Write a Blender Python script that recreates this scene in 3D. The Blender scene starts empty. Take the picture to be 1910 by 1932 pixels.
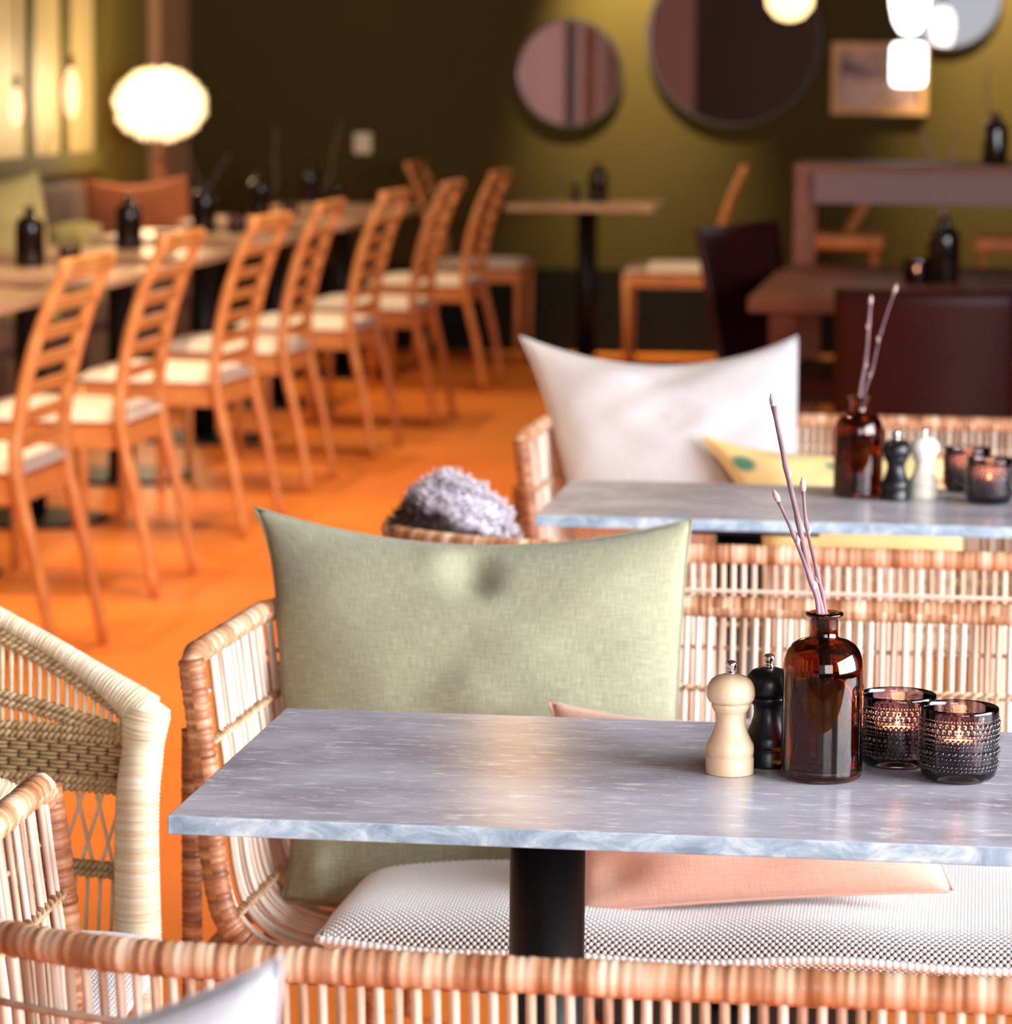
import bpy, math, random
import numpy as np
from mathutils import Vector, Matrix
random.seed(7); RNG = np.random.default_rng(7)
S = bpy.context.scene
COL = S.collection

# ---------------------------------------------------------------- camera
F = 6500.0; PSI = math.radians(7.84); PHI = math.radians(7.33); RHO = 0.008
CAM = np.array([0, 0, 1.34])
fwd = np.array([-math.sin(PSI)*math.cos(PHI), math.cos(PSI)*math.cos(PHI), -math.sin(PHI)])
r0 = np.array([math.cos(PSI), math.sin(PSI), 0.0]); u0 = np.cross(r0, fwd)
CI = math.cos(RHO)*r0 + math.sin(RHO)*u0; CJ = -math.sin(RHO)*r0 + math.cos(RHO)*u0
cd = bpy.data.cameras.new('camera'); cam = bpy.data.objects.new('camera', cd); COL.objects.link(cam)
cam.matrix_world = Matrix([[CI[i], CJ[i], -fwd[i], CAM[i]] for i in range(3)] + [[0, 0, 0, 1]])
cd.sensor_fit = 'HORIZONTAL'; cd.sensor_width = 36.0; cd.lens = F*36/1910
cd.clip_end = 100
cd.dof.use_dof = True; cd.dof.focus_distance = 2.98; cd.dof.aperture_fstop = cd.lens/13.5
S.camera = cam

def P(x, y, X=None, Y=None, Z=None):
    """photo pixel -> point on the plane X=.., Y=.. or Z=.. """
    d = fwd + CI*(x-955)/F - CJ*(y-966)/F
    t = X/d[0] if X is not None else Y/d[1] if Y is not None else (Z-CAM[2])/d[2]
    return CAM + d*t

# ---------------------------------------------------------------- world, lights, exposure
S.view_settings.view_transform = 'Standard'; S.view_settings.look = 'None'
S.view_settings.exposure = 0.22; S.view_settings.gamma = 1.0
S.cycles.use_denoising = True
S.cycles.caustics_refractive = False; S.cycles.caustics_reflective = False
S.cycles.sample_clamp_indirect = 6.0
W = bpy.data.worlds.new('daylight'); S.world = W; W.use_nodes = True
W.node_tree.nodes['Background'].inputs[0].default_value = (0.80, 0.90, 1.0, 1)
W.node_tree.nodes['Background'].inputs[1].default_value = 1.0

def area(name, loc, target, sx, sy, power, color, spread=180):
    l = bpy.data.lights.new(name, 'AREA'); l.shape = 'RECTANGLE'; l.size = sx; l.size_y = sy
    l.energy = power; l.color = color; l.spread = math.radians(spread)
    o = bpy.data.objects.new(name, l); COL.objects.link(o); o.location = loc
    o.rotation_euler = (Vector(target)-Vector(loc)).to_track_quat('-Z', 'Y').to_euler(); return o
def spot(name, loc, target, power, color, angle=60, blend=.6, r=.05):
    l = bpy.data.lights.new(name, 'SPOT'); l.energy = power; l.color = color
    l.spot_size = math.radians(angle); l.spot_blend = blend; l.shadow_soft_size = r
    o = bpy.data.objects.new(name, l); COL.objects.link(o); o.location = loc
    o.rotation_euler = (Vector(target)-Vector(loc)).to_track_quat('-Z', 'Y').to_euler(); return o
WARM = (1.0, .74, .46)
# daylight through the big side window and the shop window behind the camera
area('window_daylight', (3.62, 2.0, 1.75), (-.6, 2.7, .75), 4.6, 2.1, 640, (.93, .96, 1.0))
area('shopfront_daylight', (1.6, -2.3, 1.8), (-.3, 3, .7), 2.2, 1.8, 120, (.93, .96, 1.0))
# warm ceiling spots over the left row of tables and the aisle
for i, (x, y) in enumerate([(-2.15, 6.6), (-2.15, 8.6), (-2.15, 10.6), (-2.2, 12.6), (-2.3, 14.1), (-1.5, 5.2), (-1.5, 7.4), (-1.5, 9.6)]):
    spot('ceiling_spot_%d' % i, (x, y, 2.9), (x-.02, y, 0), (165, 165, 165, 140, 60, 125, 125, 125)[i], WARM, 84, .7, .06)
spot('ceiling_spot_8', (-1.15, 14.3, 2.9), (-1.33, 15.5, .45), 120, WARM, 30, .6)
# two wall washers on the olive wall, one on the side wall
spot('wall_spot_0', (-1.72, 15.75, 2.75), (-1.66, 16.3, 1.42), 680, (1, .84, .46), 43, 1.0)
spot('wall_spot_1', (.18, 15.7, 2.75), (.12, 16.3, 1.35), 680, (1, .84, .46), 43, 1.0)
spot('wall_spot_2', (-3.2, 14.4, 2.75), (-3.85, 14.6, 1.2), 14, (1, .78, .42), 80, .8)

# ---------------------------------------------------------------- mesh helpers
class MB:
    def __init__(s): s.v = []; s.f = []; s.uv = {}; s.n = 0
    def add(s, v, f, uv=None):
        o = s.n; s.v.extend([tuple(map(float, p)) for p in v]); s.n = len(s.v)
        for k, q in enumerate(f):
            if uv is not None: s.uv[len(s.f)] = uv[k]
            s.f.append(tuple(i+o for i in q))
        return s
    def box(s, lo, hi):
        (a, b, c), (d, e, g) = lo, hi
        v = [(a, b, c), (d, b, c), (d, e, c), (a, e, c), (a, b, g), (d, b, g), (d, e, g), (a, e, g)]
        return s.add(v, [(0, 3, 2, 1), (4, 5, 6, 7), (0, 1, 5, 4), (1, 2, 6, 5), (2, 3, 7, 6), (3, 0, 4, 7)])
    def bar(s, p, q, w, h, up=(0, 0, 1)):
        p = Vector(p); q = Vector(q); d = (q-p).normalized(); a = d.cross(Vector(up)).normalized(); b = a.cross(d)
        v = [e + a*x*w/2 + b*y*h/2 for e in (p, q) for x, y in ((-1, -1), (1, -1), (1, 1), (-1, 1))]
        return s.add(v, [(0, 1, 2, 3), (7, 6, 5, 4), (0, 4, 5, 1), (1, 5, 6, 2), (2, 6, 7, 3), (3, 7, 4, 0)])
    def tube(s, pts, r, n=8, flat=1.0, up=(0, 0, 1)):
        pts = [Vector(p) for p in pts]; N = len(pts)
        R = r if callable(r) else (lambda k: r)
        tg = [(pts[min(i+1, N-1)]-pts[max(i-1, 0)]).normalized() for i in range(N)]
        a = tg[0].cross(Vector(up))
        if a.length < 1e-4: a = tg[0].cross(Vector((1, 0, 0)))
        a.normalize(); v = []; L = [0.0]
        for i in range(N):
            if i: L.append(L[-1]+(pts[i]-pts[i-1]).length)
            a = (a - tg[i]*a.dot(tg[i])).normalized(); b = tg[i].cross(a)
            rr = R(i)
            for k in range(n):
                t = 2*math.pi*k/n; v.append(pts[i] + a*(rr*math.cos(t)) + b*(rr*flat*math.sin(t)))
        f = []; uv = []
        for i in range(N-1):
            for k in range(n):
                k2 = (k+1) % n; f.append((i*n+k, i*n+k2, (i+1)*n+k2, (i+1)*n+k))
                uv.append(((k/n, L[i]), ((k+1)/n, L[i]), ((k+1)/n, L[i+1]), (k/n, L[i+1])))
        f += [tuple(range(n-1, -1, -1)), tuple((N-1)*n+k for k in range(n))]
        uv += [tuple((0, L[0]) for _ in range(n)), tuple((0, L[-1]) for _ in range(n))]
        return s.add(v, f, uv)
    def lathe(s, prof, n=32, c=(0, 0, 0), cap0=True, cap1=True):
        v = [(c[0]+r*math.cos(2*math.pi*k/n), c[1]+r*math.sin(2*math.pi*k/n), c[2]+z) for r, z in prof for k in range(n)]
        f = [(i*n+k, i*n+(k+1) % n, (i+1)*n+(k+1) % n, (i+1)*n+k) for i in range(len(prof)-1) for k in range(n)]
        if cap0: f.append(tuple(range(n-1, -1, -1)))
        if cap1: f.append(tuple((len(prof)-1)*n+k for k in range(n)))
        return s.add(v, f)
    def mesh(s, name, m, smooth=True):
        me = bpy.data.meshes.new(name); me.from_pydata(s.v, [], s.f)
        if s.uv:
            u = me.uv_layers.new(name='UVMap')
            for i, p in enumerate(me.polygons):
                q = s.uv.get(i)
                if q:
                    for li, c in zip(p.loop_indices, q): u.data[li].uv = c
        if m is not None: me.materials.append(m)
        if smooth: me.shade_smooth()
        me.update(); return me
    def obj(s, name, m, parent=None, smooth=True, loc=None, bevel=0, auto=None):
        return link(name, s.mesh(name, m, smooth), parent, loc, bevel, auto)
def link(name, me, parent=None, loc=None, bevel=0, auto=None, rz=None):
    o = bpy.data.objects.new(name, me); COL.objects.link(o)
    if parent is not None: o.parent = parent
    if loc is not None: o.location = loc
    if rz is not None: o.rotation_euler = (0, 0, rz)
    if bevel:
        b = o.modifiers.new('bevel', 'BEVEL'); b.width = bevel; b.segments = 2; b.limit_method = 'ANGLE'
    return o
def tag(o, label=None, cat=None, group=None, kind=None):
    if label: o['label'] = label
    if cat: o['category'] = cat
    if group: o['group'] = group
    if kind: o['kind'] = kind
    return o
def thing(name, label, cat, loc=(0, 0, 0), rz=0, group=None):
    o = bpy.data.objects.new(name, None); COL.objects.link(o); o.empty_display_size = .05
    o.location = loc; o.rotation_euler = (0, 0, rz); return tag(o, label, cat, group)
def copy_tree(o, parent=None, label=None, loc=None, rz=None):
    c = o.copy(); COL.objects.link(c); c.parent = parent
    if label: c['label'] = label
    if loc is not None: c.location = loc
    if rz is not None: c.rotation_euler = (0, 0, rz)
    for ch in list(KIDS.get(o.name, [])) or [k for k in o.children]: copy_tree(ch, c)
    return c
KIDS = {}
def smoothpath(pts, k=6):
    """Catmull-Rom through the points"""
    p = [np.array(q, float) for q in pts]; p = [2*p[0]-p[1]] + p + [2*p[-1]-p[-2]]; out = []
    for i in range(1, len(p)-2):
        for j in range(k):
            t = j/k
            out.append(.5*((2*p[i]) + (-p[i-1]+p[i+1])*t + (2*p[i-1]-5*p[i]+4*p[i+1]-p[i+2])*t*t + (-p[i-1]+3*p[i]-3*p[i+1]+p[i+2])*t**3))
    out.append(p[-2]); return out

# ---------------------------------------------------------------- materials
def srgb(r, g, b):
    return tuple(((c/255)/12.92 if c <= 10 else ((c/255+.055)/1.055)**2.4) for c in (r, g, b)) + (1,)
class NT:
    def __init__(s, name):
        s.m = bpy.data.materials.new(name); s.m.use_nodes = True; s.t = s.m.node_tree; s.b = s.t.nodes['Principled BSDF']
    def n(s, ty, **kw):
        q = s.t.nodes.new(ty)
        for k, v in kw.items():
            if k.startswith('_'): setattr(q, k[1:], v)
            else: q.inputs[k].default_value = v
        return q
    def l(s, a, ao, b, bi): s.t.links.new(a.outputs[ao], b.inputs[bi])
    def coord(s, kind, scale):
        c = s.n('ShaderNodeTexCoord'); m = s.n('ShaderNodeMapping'); m.inputs['Scale'].default_value = scale
        s.l(c, kind, m, 'Vector'); return m
    def ramp(s, stops, interp='LINEAR'):
        r = s.n('ShaderNodeValToRGB'); r.color_ramp.interpolation = interp; e = r.color_ramp.elements
        while len(e) < len(stops): e.new(.5)
        for x, (p, c) in zip(e, stops): x.position = p; x.color = c
        return r
    def bump(s, src, out, strength, dist=.001):
        b = s.n('ShaderNodeBump', Strength=strength, Distance=dist); s.l(src, out, b, 'Height'); s.l(b, 'Normal', s.b, 'Normal'); return b
def mix2(c, f): return tuple(x*f for x in c[:3]) + (1,)
def plain(name, c, rough=.5, metal=0, spec=.5, var=0, scale=(8, 8, 8), coat=0):
    t = NT(name); t.b.inputs['Roughness'].default_value = rough; t.b.inputs['Metallic'].default_value = metal
    t.b.inputs['Specular IOR Level'].default_value = spec; t.b.inputs['Coat Weight'].default_value = coat
    if var:
        m = t.coord('Object', scale); n = t.n('ShaderNodeTexNoise', Scale=1, Detail=3); t.l(m, 0, n, 'Vector')
        r = t.ramp([(.3, mix2(c, 1-var)), (.7, mix2(c, 1+var))]); t.l(n, 0, r, 0); t.l(r, 0, t.b, 'Base Color')
    else: t.b.inputs['Base Color'].default_value = c
    return t.m
def emit(name, c, s):
    t = NT(name); t.b.inputs['Base Color'].default_value = c
    t.b.inputs['Emission Color'].default_value = c; t.b.inputs['Emission Strength'].default_value = s; return t.m
def wrapped(name, c1, c2, c3, freq=95, rough=.45):
    """cane winding: tone changes from turn to turn along the tube (v = metres)"""
    t = NT(name); m = t.coord('UV', (.6, freq, 1)); n = t.n('ShaderNodeTexNoise', Scale=1, Detail=1.5); t.l(m, 0, n, 'Vector')
    r = t.ramp([(.30, c1), (.5, c2), (.70, c3)]); t.l(n, 0, r, 0); t.l(r, 0, t.b, 'Base Color')
    m2 = t.coord('UV', (.01, freq*2.2, 1)); w = t.n('ShaderNodeTexNoise', Scale=1, Detail=0); t.l(m2, 0, w, 'Vector')
    t.bump(w, 0, .5, .002); t.b.inputs['Roughness'].default_value = rough; return t.m
def cloth(name, c, var=.12, freq=900, bump=.35, rough=.9, fleck=None):
    """slub linen: fine warp / weft threads (uv in metres)"""
    t = NT(name); t.b.inputs['Roughness'].default_value = rough; t.b.inputs['Specular IOR Level'].default_value = .2
    t.b.inputs['Sheen Weight'].default_value = .15
    a = t.coord('UV', (freq, freq*.06, 1)); n1 = t.n('ShaderNodeTexNoise', Scale=1, Detail=2); t.l(a, 0, n1, 'Vector')
    b = t.coord('UV', (freq*.06, freq, 1)); n2 = t.n('ShaderNodeTexNoise', Scale=1, Detail=2); t.l(b, 0, n2, 'Vector')
    ad = t.n('ShaderNodeMath', _operation='ADD'); t.l(n1, 0, ad, 0); t.l(n2, 0, ad, 1)
    r = t.ramp([(.72, mix2(c, 1-var)), (1.0, c), (1.25, mix2(c, 1+var*1.6))]); 
    h = t.n('ShaderNodeMath', _operation='MULTIPLY'); h.inputs[1].default_value = .5
    for e, p in zip(r.color_ramp.elements, (.36, .5, .64)): e.position = p
    t.l(ad, 0, h, 0); t.l(h, 0, r, 0); t.l(r, 0, t.b, 'Base Color'); t.bump(ad, 0, bump, .0012); return t.m
def glass(name, c, rough=0, ior=1.48):
    t = NT(name); t.b.inputs['Base Color'].default_value = c; t.b.inputs['Roughness'].default_value = rough
    t.b.inputs['Transmission Weight'].default_value = 1; t.b.inputs['IOR'].default_value = ior; return t.m
def thin_glass(name, tint, refl=.07, ior=1.5):
    """thin tinted glass: coloured transparency under a clear reflection"""
    t = NT(name); T = t.t; T.nodes.remove(t.b); out = T.nodes['Material Output']
    tr = t.n('ShaderNodeBsdfTransparent', Color=tint); g = t.n('ShaderNodeBsdfGlossy', Roughness=.04)
    fr = t.n('ShaderNodeFresnel', IOR=ior); mx = t.n('ShaderNodeMixShader')
    t.l(fr, 0, mx, 0); t.l(tr, 0, mx, 1); t.l(g, 0, mx, 2); t.l(mx, 0, out, 0); return t.m

def stone_mat():
    t = NT('grey_stone'); m = t.coord('Object', (5, 9, 40)); n = t.n('ShaderNodeTexNoise', Scale=1.3, Detail=6, Roughness=.62); t.l(m, 0, n, 'Vector')
    r = t.ramp([(.30, srgb(158, 152, 162)), (.5, srgb(190, 187, 200)), (.72, srgb(212, 214, 226))]); t.l(n, 0, r, 0)
    m2 = t.coord('Object', (26, 90, 50)); n2 = t.n('ShaderNodeTexNoise', Scale=1, Detail=5, Roughness=.72); t.l(m2, 0, n2, 'Vector')
    r2 = t.ramp([(.54, (0, 0, 0, 1)), (.66, (1, 1, 1, 1))]); t.l(n2, 0, r2, 0)
    mx = t.n('ShaderNodeMix', _data_type='RGBA'); t.l(r2, 0, mx, 0); t.l(r, 0, mx, 6); mx.inputs[7].default_value = srgb(238, 239, 244)
    t.l(mx, 2, t.b, 'Base Color'); t.b.inputs['Roughness'].default_value = .24
    t.bump(n2, 0, .06, .001); return t.m
def stone_edge_mat():
    t = NT('grey_stone_sawn_edge'); m = t.coord('Object', (26, 26, 45)); n = t.n('ShaderNodeTexNoise', Scale=1, Detail=5, Roughness=.65, Distortion=.8); t.l(m, 0, n, 'Vector')
    r = t.ramp([(.32, srgb(120, 140, 160)), (.5, srgb(156, 176, 194)), (.66, srgb(200, 214, 222))]); t.l(n, 0, r, 0)
    t.l(r, 0, t.b, 'Base Color'); t.b.inputs['Roughness'].default_value = .6; return t.m
def wood_mat(name, c1, c2, rough=.45, sc=(3, 3, 40), axis='Object'):
    t = NT(name); m = t.coord(axis, sc); n = t.n('ShaderNodeTexNoise', Scale=1, Detail=4, Roughness=.55); t.l(m, 0, n, 'Vector')
    r = t.ramp([(.32, c1), (.68, c2)]); t.l(n, 0, r, 0); t.l(r, 0, t.b, 'Base Color'); t.b.inputs['Roughness'].default_value = rough; return t.m
def floor_mat():
    t = NT('orange_floor'); m = t.coord('Object', (.5, .5, 1)); n = t.n('ShaderNodeTexNoise', Scale=1.6, Detail=4); t.l(m, 0, n, 'Vector')
    r = t.ramp([(.3, srgb(224, 116, 36)), (.7, srgb(244, 146, 60))]); t.l(n, 0, r, 0); t.l(r, 0, t.b, 'Base Color')
    m2 = t.coord('Object', (.35, 14, 1)); n2 = t.n('ShaderNodeTexNoise', Scale=1, Detail=2); t.l(m2, 0, n2, 'Vector')
    t.bump(n2, 0, .1, .002); t.b.inputs['Roughness'].default_value = .42; return t.m

M = {}
M['stone'] = stone_mat(); M['stone_edge'] = stone_edge_mat()
M['black'] = plain('black_steel', (.006, .006, .007, 1), .42, 0, .35)
M['rail'] = wrapped('brown_cane_winding', srgb(140, 84, 50), srgb(194, 140, 104), srgb(236, 206, 178), 75)
M['post'] = wrapped('dark_cane_winding', srgb(112, 62, 36), srgb(166, 106, 68), srgb(206, 152, 112), 120)
def slat_mat():
    t = NT('pale_cane'); oi = t.n('ShaderNodeObjectInfo'); m = t.coord('Object', (60, 60, 9)); n = t.n('ShaderNodeTexNoise', Scale=1, Detail=2); t.l(m, 0, n, 'Vector')
    ad = t.n('ShaderNodeMath', _operation='ADD'); t.l(oi, 'Random', ad, 0); t.l(n, 0, ad, 1)
    h = t.n('ShaderNodeMath', _operation='MULTIPLY'); h.inputs[1].default_value = .5; t.l(ad, 0, h, 0)
    r = t.ramp([(.16, srgb(150, 112, 88)), (.34, srgb(206, 178, 156)), (.55, srgb(224, 206, 188)), (.85, srgb(236, 224, 210))]); t.l(h, 0, r, 0)
    t.l(r, 0, t.b, 'Base Color'); t.b.inputs['Roughness'].default_value = .5; return t.m
M['slat'] = slat_mat()
M['cord'] = wrapped('cane_binding', srgb(170, 128, 92), srgb(206, 170, 132), srgb(226, 198, 164), 60)
M['cream'] = wrapped('cream_reed_winding', srgb(214, 190, 152), srgb(232, 214, 182), srgb(244, 232, 208), 230)
M['reed'] = wrapped('cream_reed', srgb(206, 180, 140), srgb(226, 206, 170), srgb(238, 222, 194), 40)
M['braid'] = wrapped('tan_reed_braid', srgb(150, 118, 80), srgb(184, 154, 112), srgb(208, 182, 142), 60)
M['green'] = cloth('sage_linen', srgb(154, 153, 127), .17, 760, .5)
M['pink'] = cloth('dusty_pink_linen', srgb(234, 188, 170), .07, 800, .3)
M['white'] = cloth('light_grey_linen', srgb(196, 193, 198), .06, 450, .3)
M['orangecloth'] = cloth('terracotta_linen', srgb(206, 118, 74), .06, 900, .3)
M['creamcloth'] = cloth('pale_yellow_linen', srgb(214, 196, 128), .06, 900, .3)
M['banq'] = cloth('brown_banquette_fabric', srgb(96, 66, 48), .1, 600, .3)
M['knot'] = plain('white_knotted_cotton', srgb(240, 239, 240), .9, 0, .2)
M['base'] = plain('black_woven_backing', (.012, .012, .016, 1), .9, 0, .1)
M['palewood'] = wood_mat('pale_turned_beech', srgb(232, 190, 150), srgb(246, 216, 182), .42, (60, 60, 9))
M['whitewood'] = wood_mat('white_painted_wood', srgb(232, 222, 204), srgb(246, 240, 226), .4, (60, 60, 9))
M['blackwood'] = plain('black_lacquered_wood', (.007, .007, .009, 1), .33, 0, .45)
M['chrome'] = plain('polished_steel', (.82, .80, .80, 1), .12, 1)
M['amber'] = glass('amber_glass', srgb(168, 94, 34), 0, 1.47)
M['liquid'] = glass('brown_water', srgb(214, 168, 120), 0, 1.33)
M['amberfar'] = plain('dark_amber_glass', (.012, .005, .004, 1), .06, 0, .45)
M['smoke'] = thin_glass('smoky_violet_glass', (.60, .50, .53, 1))
M['smokebead'] = glass('smoky_violet_drop', srgb(214, 200, 208), .03, 1.65)
M['wax'] = emit('lit_wax', (1, .40, .18, 1), 9)
M['flame'] = emit('candle_flame', (1, .62, .30, 1), 14)
M['tin'] = plain('tealight_tin', (.10, .09, .10, 1), .35, 1)
M['twig'] = plain('violet_brown_bark', srgb(132, 104, 110), .75, 0, .3, .3, (40, 40, 40))
M['bud'] = plain('pale_bud_scales', srgb(196, 172, 166), .8, 0, .2, .2, (200, 200, 200))
M['chairwood'] = wood_mat('honey_oak', srgb(208, 130, 66), srgb(228, 158, 92), .42, (14, 14, 14))
M['seatpad'] = cloth('cream_seat_fabric', srgb(240, 226, 208), .04, 500, .2)
M['tabletopwood'] = wood_mat('greyed_oak_top', srgb(176, 138, 110), srgb(206, 170, 140), .38, (6, 2, 6))
M['darkwood'] = wood_mat('dark_orange_wood', srgb(92, 46, 16), srgb(118, 62, 26), .62, (9, 2, 9))
M['pinkwood'] = wood_mat('rosy_brown_wood', srgb(120, 72, 52), srgb(138, 88, 66), .65, (2, 9, 9))
M['apron'] = plain('greyish_pink_panel', srgb(128, 98, 96), .6)
M['leather'] = plain('oxblood_leather', srgb(44, 10, 12), .5, 0, .22, .2, (6, 6, 6))
M['floor'] = floor_mat()
M['olive'] = plain('olive_wall_paint', srgb(74, 60, 20), .85, 0, .3, .04, (2, 2, 2))
M['sidewall'] = plain('yellow_green_wall_paint', srgb(150, 132, 60), .85, 0, .3, .04, (2, 2, 2))
M['dark'] = plain('dark_brown_wall_paint', srgb(52, 34, 26), .85)
M['blush'] = plain('blush_plaster', srgb(150, 112, 102), .85)
M['ceil'] = plain('dark_ceiling_paint', srgb(62, 54, 46), .9)
M['frame_green'] = plain('moss_green_frame', srgb(92, 84, 30), .6)
M['glowpane'] = emit('glowing_window_pane', (1, .62, .22, 1), .36); M['glowpane'].node_tree.nodes['Principled BSDF'].inputs['Base Color'].default_value = (.25, .18, .06, 1)
M['mirror'] = plain('mirror_glass', (.52, .46, .45, 1), .015, 1)
M['rim'] = plain('black_mirror_rim', (.03, .025, .02, 1), .4)
M['wallshade'] = plain('black_wall_shade', (.006, .005, .005, 1), .7, 0, .2)
M['oakframe'] = wood_mat('light_oak_frame', srgb(216, 160, 100), srgb(232, 180, 120), .45, (8, 8, 8))
M['plastic'] = plain('white_plastic', srgb(236, 226, 196), .4)
M['feather'] = emit('white_feather_shade', (1, .82, .52, 1), .85)
M['opal'] = emit('opal_glass_glow', (.98, 1.0, .98, 1), 4.0)
M['warmglow'] = emit('warm_glass_glow', (1, .70, .32, 1), 2.2)
M['aisleglow'] = emit('bright_warm_glass', (1, .62, .28, 1), 14)
M['glint'] = emit('orange_reflection_glow', (1, .55, .28, 1), 1.8)
M['brass'] = plain('dark_socket', (.02, .018, .015, 1), .4)
M['panel'] = wood_mat('pale_upright_panel', srgb(196, 146, 104), srgb(214, 170, 128), .6, (6, 30, 1))

# ---------------------------------------------------------------- the room
def wall(name, parts, m):
    b = MB()
    for lo, hi in parts: b.box(lo, hi)
    return tag(b.obj(name, m, smooth=False), kind='structure')
XL, XR, YB, YF, ZC = -3.85, 3.8, 16.3, -2.6, 3.0
wall('floor', [((XL-.1, YF-.1, -.08), (XR+.1, YB+.1, 0))], M['floor'])
wall('door_1', [((XL, .25, 0), (XL+.03, .85, 2.1))], M['rim'])
wall('trim_1', [((XL, -1.4, 0), (XL+.03, -.65, ZC))], M['darkwood'])
wall('wall_shade_back', [((XL, YB-.02, 0), (XR, YB, .40))], M['wallshade'])  # black strip for the shade low on the wall, no real board
wall('ceiling', [((XL-.1, YF-.1, ZC), (XR+.1, YB+.1, ZC+.08))], M['ceil'])
wall('wall_back', [((XL-.1, YB, 0), (XR+.1, YB+.1, ZC))], M['olive'])
wall('wall_left', [((XL-.1, 5.0, 0), (XL, YB, ZC))], M['sidewall'])
wall('wall_left_front', [((XL-.1, YF, 0), (XL, 5.0, ZC))], M['blush'])
wall('wall_right', [((XR, YF, 0), (XR+.1, -.6, ZC)), ((XR, 5.2, 0), (XR+.1, YB, ZC)), ((XR, -.6, 0), (XR+.1, 5.2, .6)), ((XR, -.6, 2.85), (XR+.1, 5.2, ZC))], M['dark'])
wall('wall_front', [((-2.95, YF-.1, 0), (-1.0, YF, ZC)), ((2.8, YF-.1, 0), (XR+.1, YF, ZC)), ((-1, YF-.1, 0), (2.8, YF, .8)), ((-1, YF-.1, 2.8), (2.8, YF, ZC))], M['dark'])
wall('wall_front_side', [((XL-.1, YF-.1, 0), (-2.95, YF, ZC))], M['blush'])
def windowframe(name, a, b, n, z0, z1, axis):
    w = tag(bpy.data.objects.new(name, None), kind='structure'); COL.objects.link(w)
    for i in range(n+1):
        t = a+(b-a)*i/n; c = MB()
        if axis == 'y': c.box((XR, t-.03, z0), (XR+.08, t+.03, z1))
        else: c.box((t-.03, YF-.08, z0), (t+.03, YF, z1))
        c.obj('mullion', M['rim'], w, False)
    for z in (z0, z1-.05):
        c = MB()
        if axis == 'y': c.box((XR, a, z), (XR+.08, b, z+.05))
        else: c.box((a, YF-.08, z), (b, YF, z+.05))
        c.obj('window_frame', M['rim'], w, False)
windowframe('window_2', -.6, 5.2, 4, .6, 2.85, 'y')
windowframe('window_3', -1, 2.8, 3, .8, 2.8, 'x')
# window in the left wall, its glow put into the pane material
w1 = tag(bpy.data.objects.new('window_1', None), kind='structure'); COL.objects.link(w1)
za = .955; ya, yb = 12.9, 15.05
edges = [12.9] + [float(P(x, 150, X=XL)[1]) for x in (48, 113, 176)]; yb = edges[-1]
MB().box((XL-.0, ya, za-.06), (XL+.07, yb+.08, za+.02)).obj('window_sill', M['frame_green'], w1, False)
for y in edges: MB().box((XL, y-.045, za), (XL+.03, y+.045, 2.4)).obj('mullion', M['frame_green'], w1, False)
for a, b in zip(edges[:-1], edges[1:]): MB().box((XL, a+.045, za+.02), (XL+.012, b-.045, 2.4)).obj('pane', M['glowpane'], w1, False)
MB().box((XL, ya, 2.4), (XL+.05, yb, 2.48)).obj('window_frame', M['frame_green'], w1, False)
MB().box((XL, YB-.62, 0), (XL+.06, YB-.02, ZC)).obj('panel', M['panel'], None, False, bevel=.01)
tag(bpy.data.objects['panel'], 'tall pale brown upright panel in the far corner behind the feather lamp', 'panel')

# ---------------------------------------------------------------- rattan benches
BW, BD, RC = 1.40, .51, .25
PROF = [(0, .735), (.004, .704), (.011, .649), (.017, .604), (.021, .545), (.028, .492), (.040, .457), (.066, .431), (.11, .417), (.17, .412)]
CA, CB = .26, .18
def upath(step):
    """plan of the bench shell: left arm, elliptic corner, back, corner, right arm -> (x, y, inward normal, z drop)"""
    arm = BD-CB; raw = [(0, y) for y in np.linspace(0, arm, 40)]
    raw += [(CA-CA*math.cos(a), arm+CB*math.sin(a)) for a in np.linspace(0, math.pi/2, 60)[1:]]
    raw += [(x, BD) for x in np.linspace(CA, BW/2, 60)[1:]]
    raw += [(BW-x, y) for x, y in raw[-2::-1]]
    A = np.array(raw); L = np.concatenate([[0], np.cumsum(np.linalg.norm(np.diff(A, axis=0), axis=1))])
    n = int(L[-1]/step); t = np.linspace(0, L[-1], n+1); out = []
    X = np.interp(t, L, A[:, 0]); Y = np.interp(t, L, A[:, 1])
    for k in range(n+1):
        e = .003; dx = np.interp(min(t[k]+e, L[-1]), L, A[:, 0])-np.interp(max(t[k]-e, 0), L, A[:, 0]); dy = np.interp(min(t[k]+e, L[-1]), L, A[:, 1])-np.interp(max(t[k]-e, 0), L, A[:, 1])
        q = math.hypot(dx, dy); out.append((float(X[k]), float(Y[k]), dy/q, -dx/q, -.012*min(1, Y[k]/BD)))
    return out
prof_s = smoothpath([(u, 0, z) for u, z in PROF], 3)
slat_me = MB().tube(prof_s, .0037, 6, 1.0).mesh('slat', M['slat'])
thin_slat_me = MB().tube(prof_s, .0034, 6, 1.0).mesh('slat', M['slat'])
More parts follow.
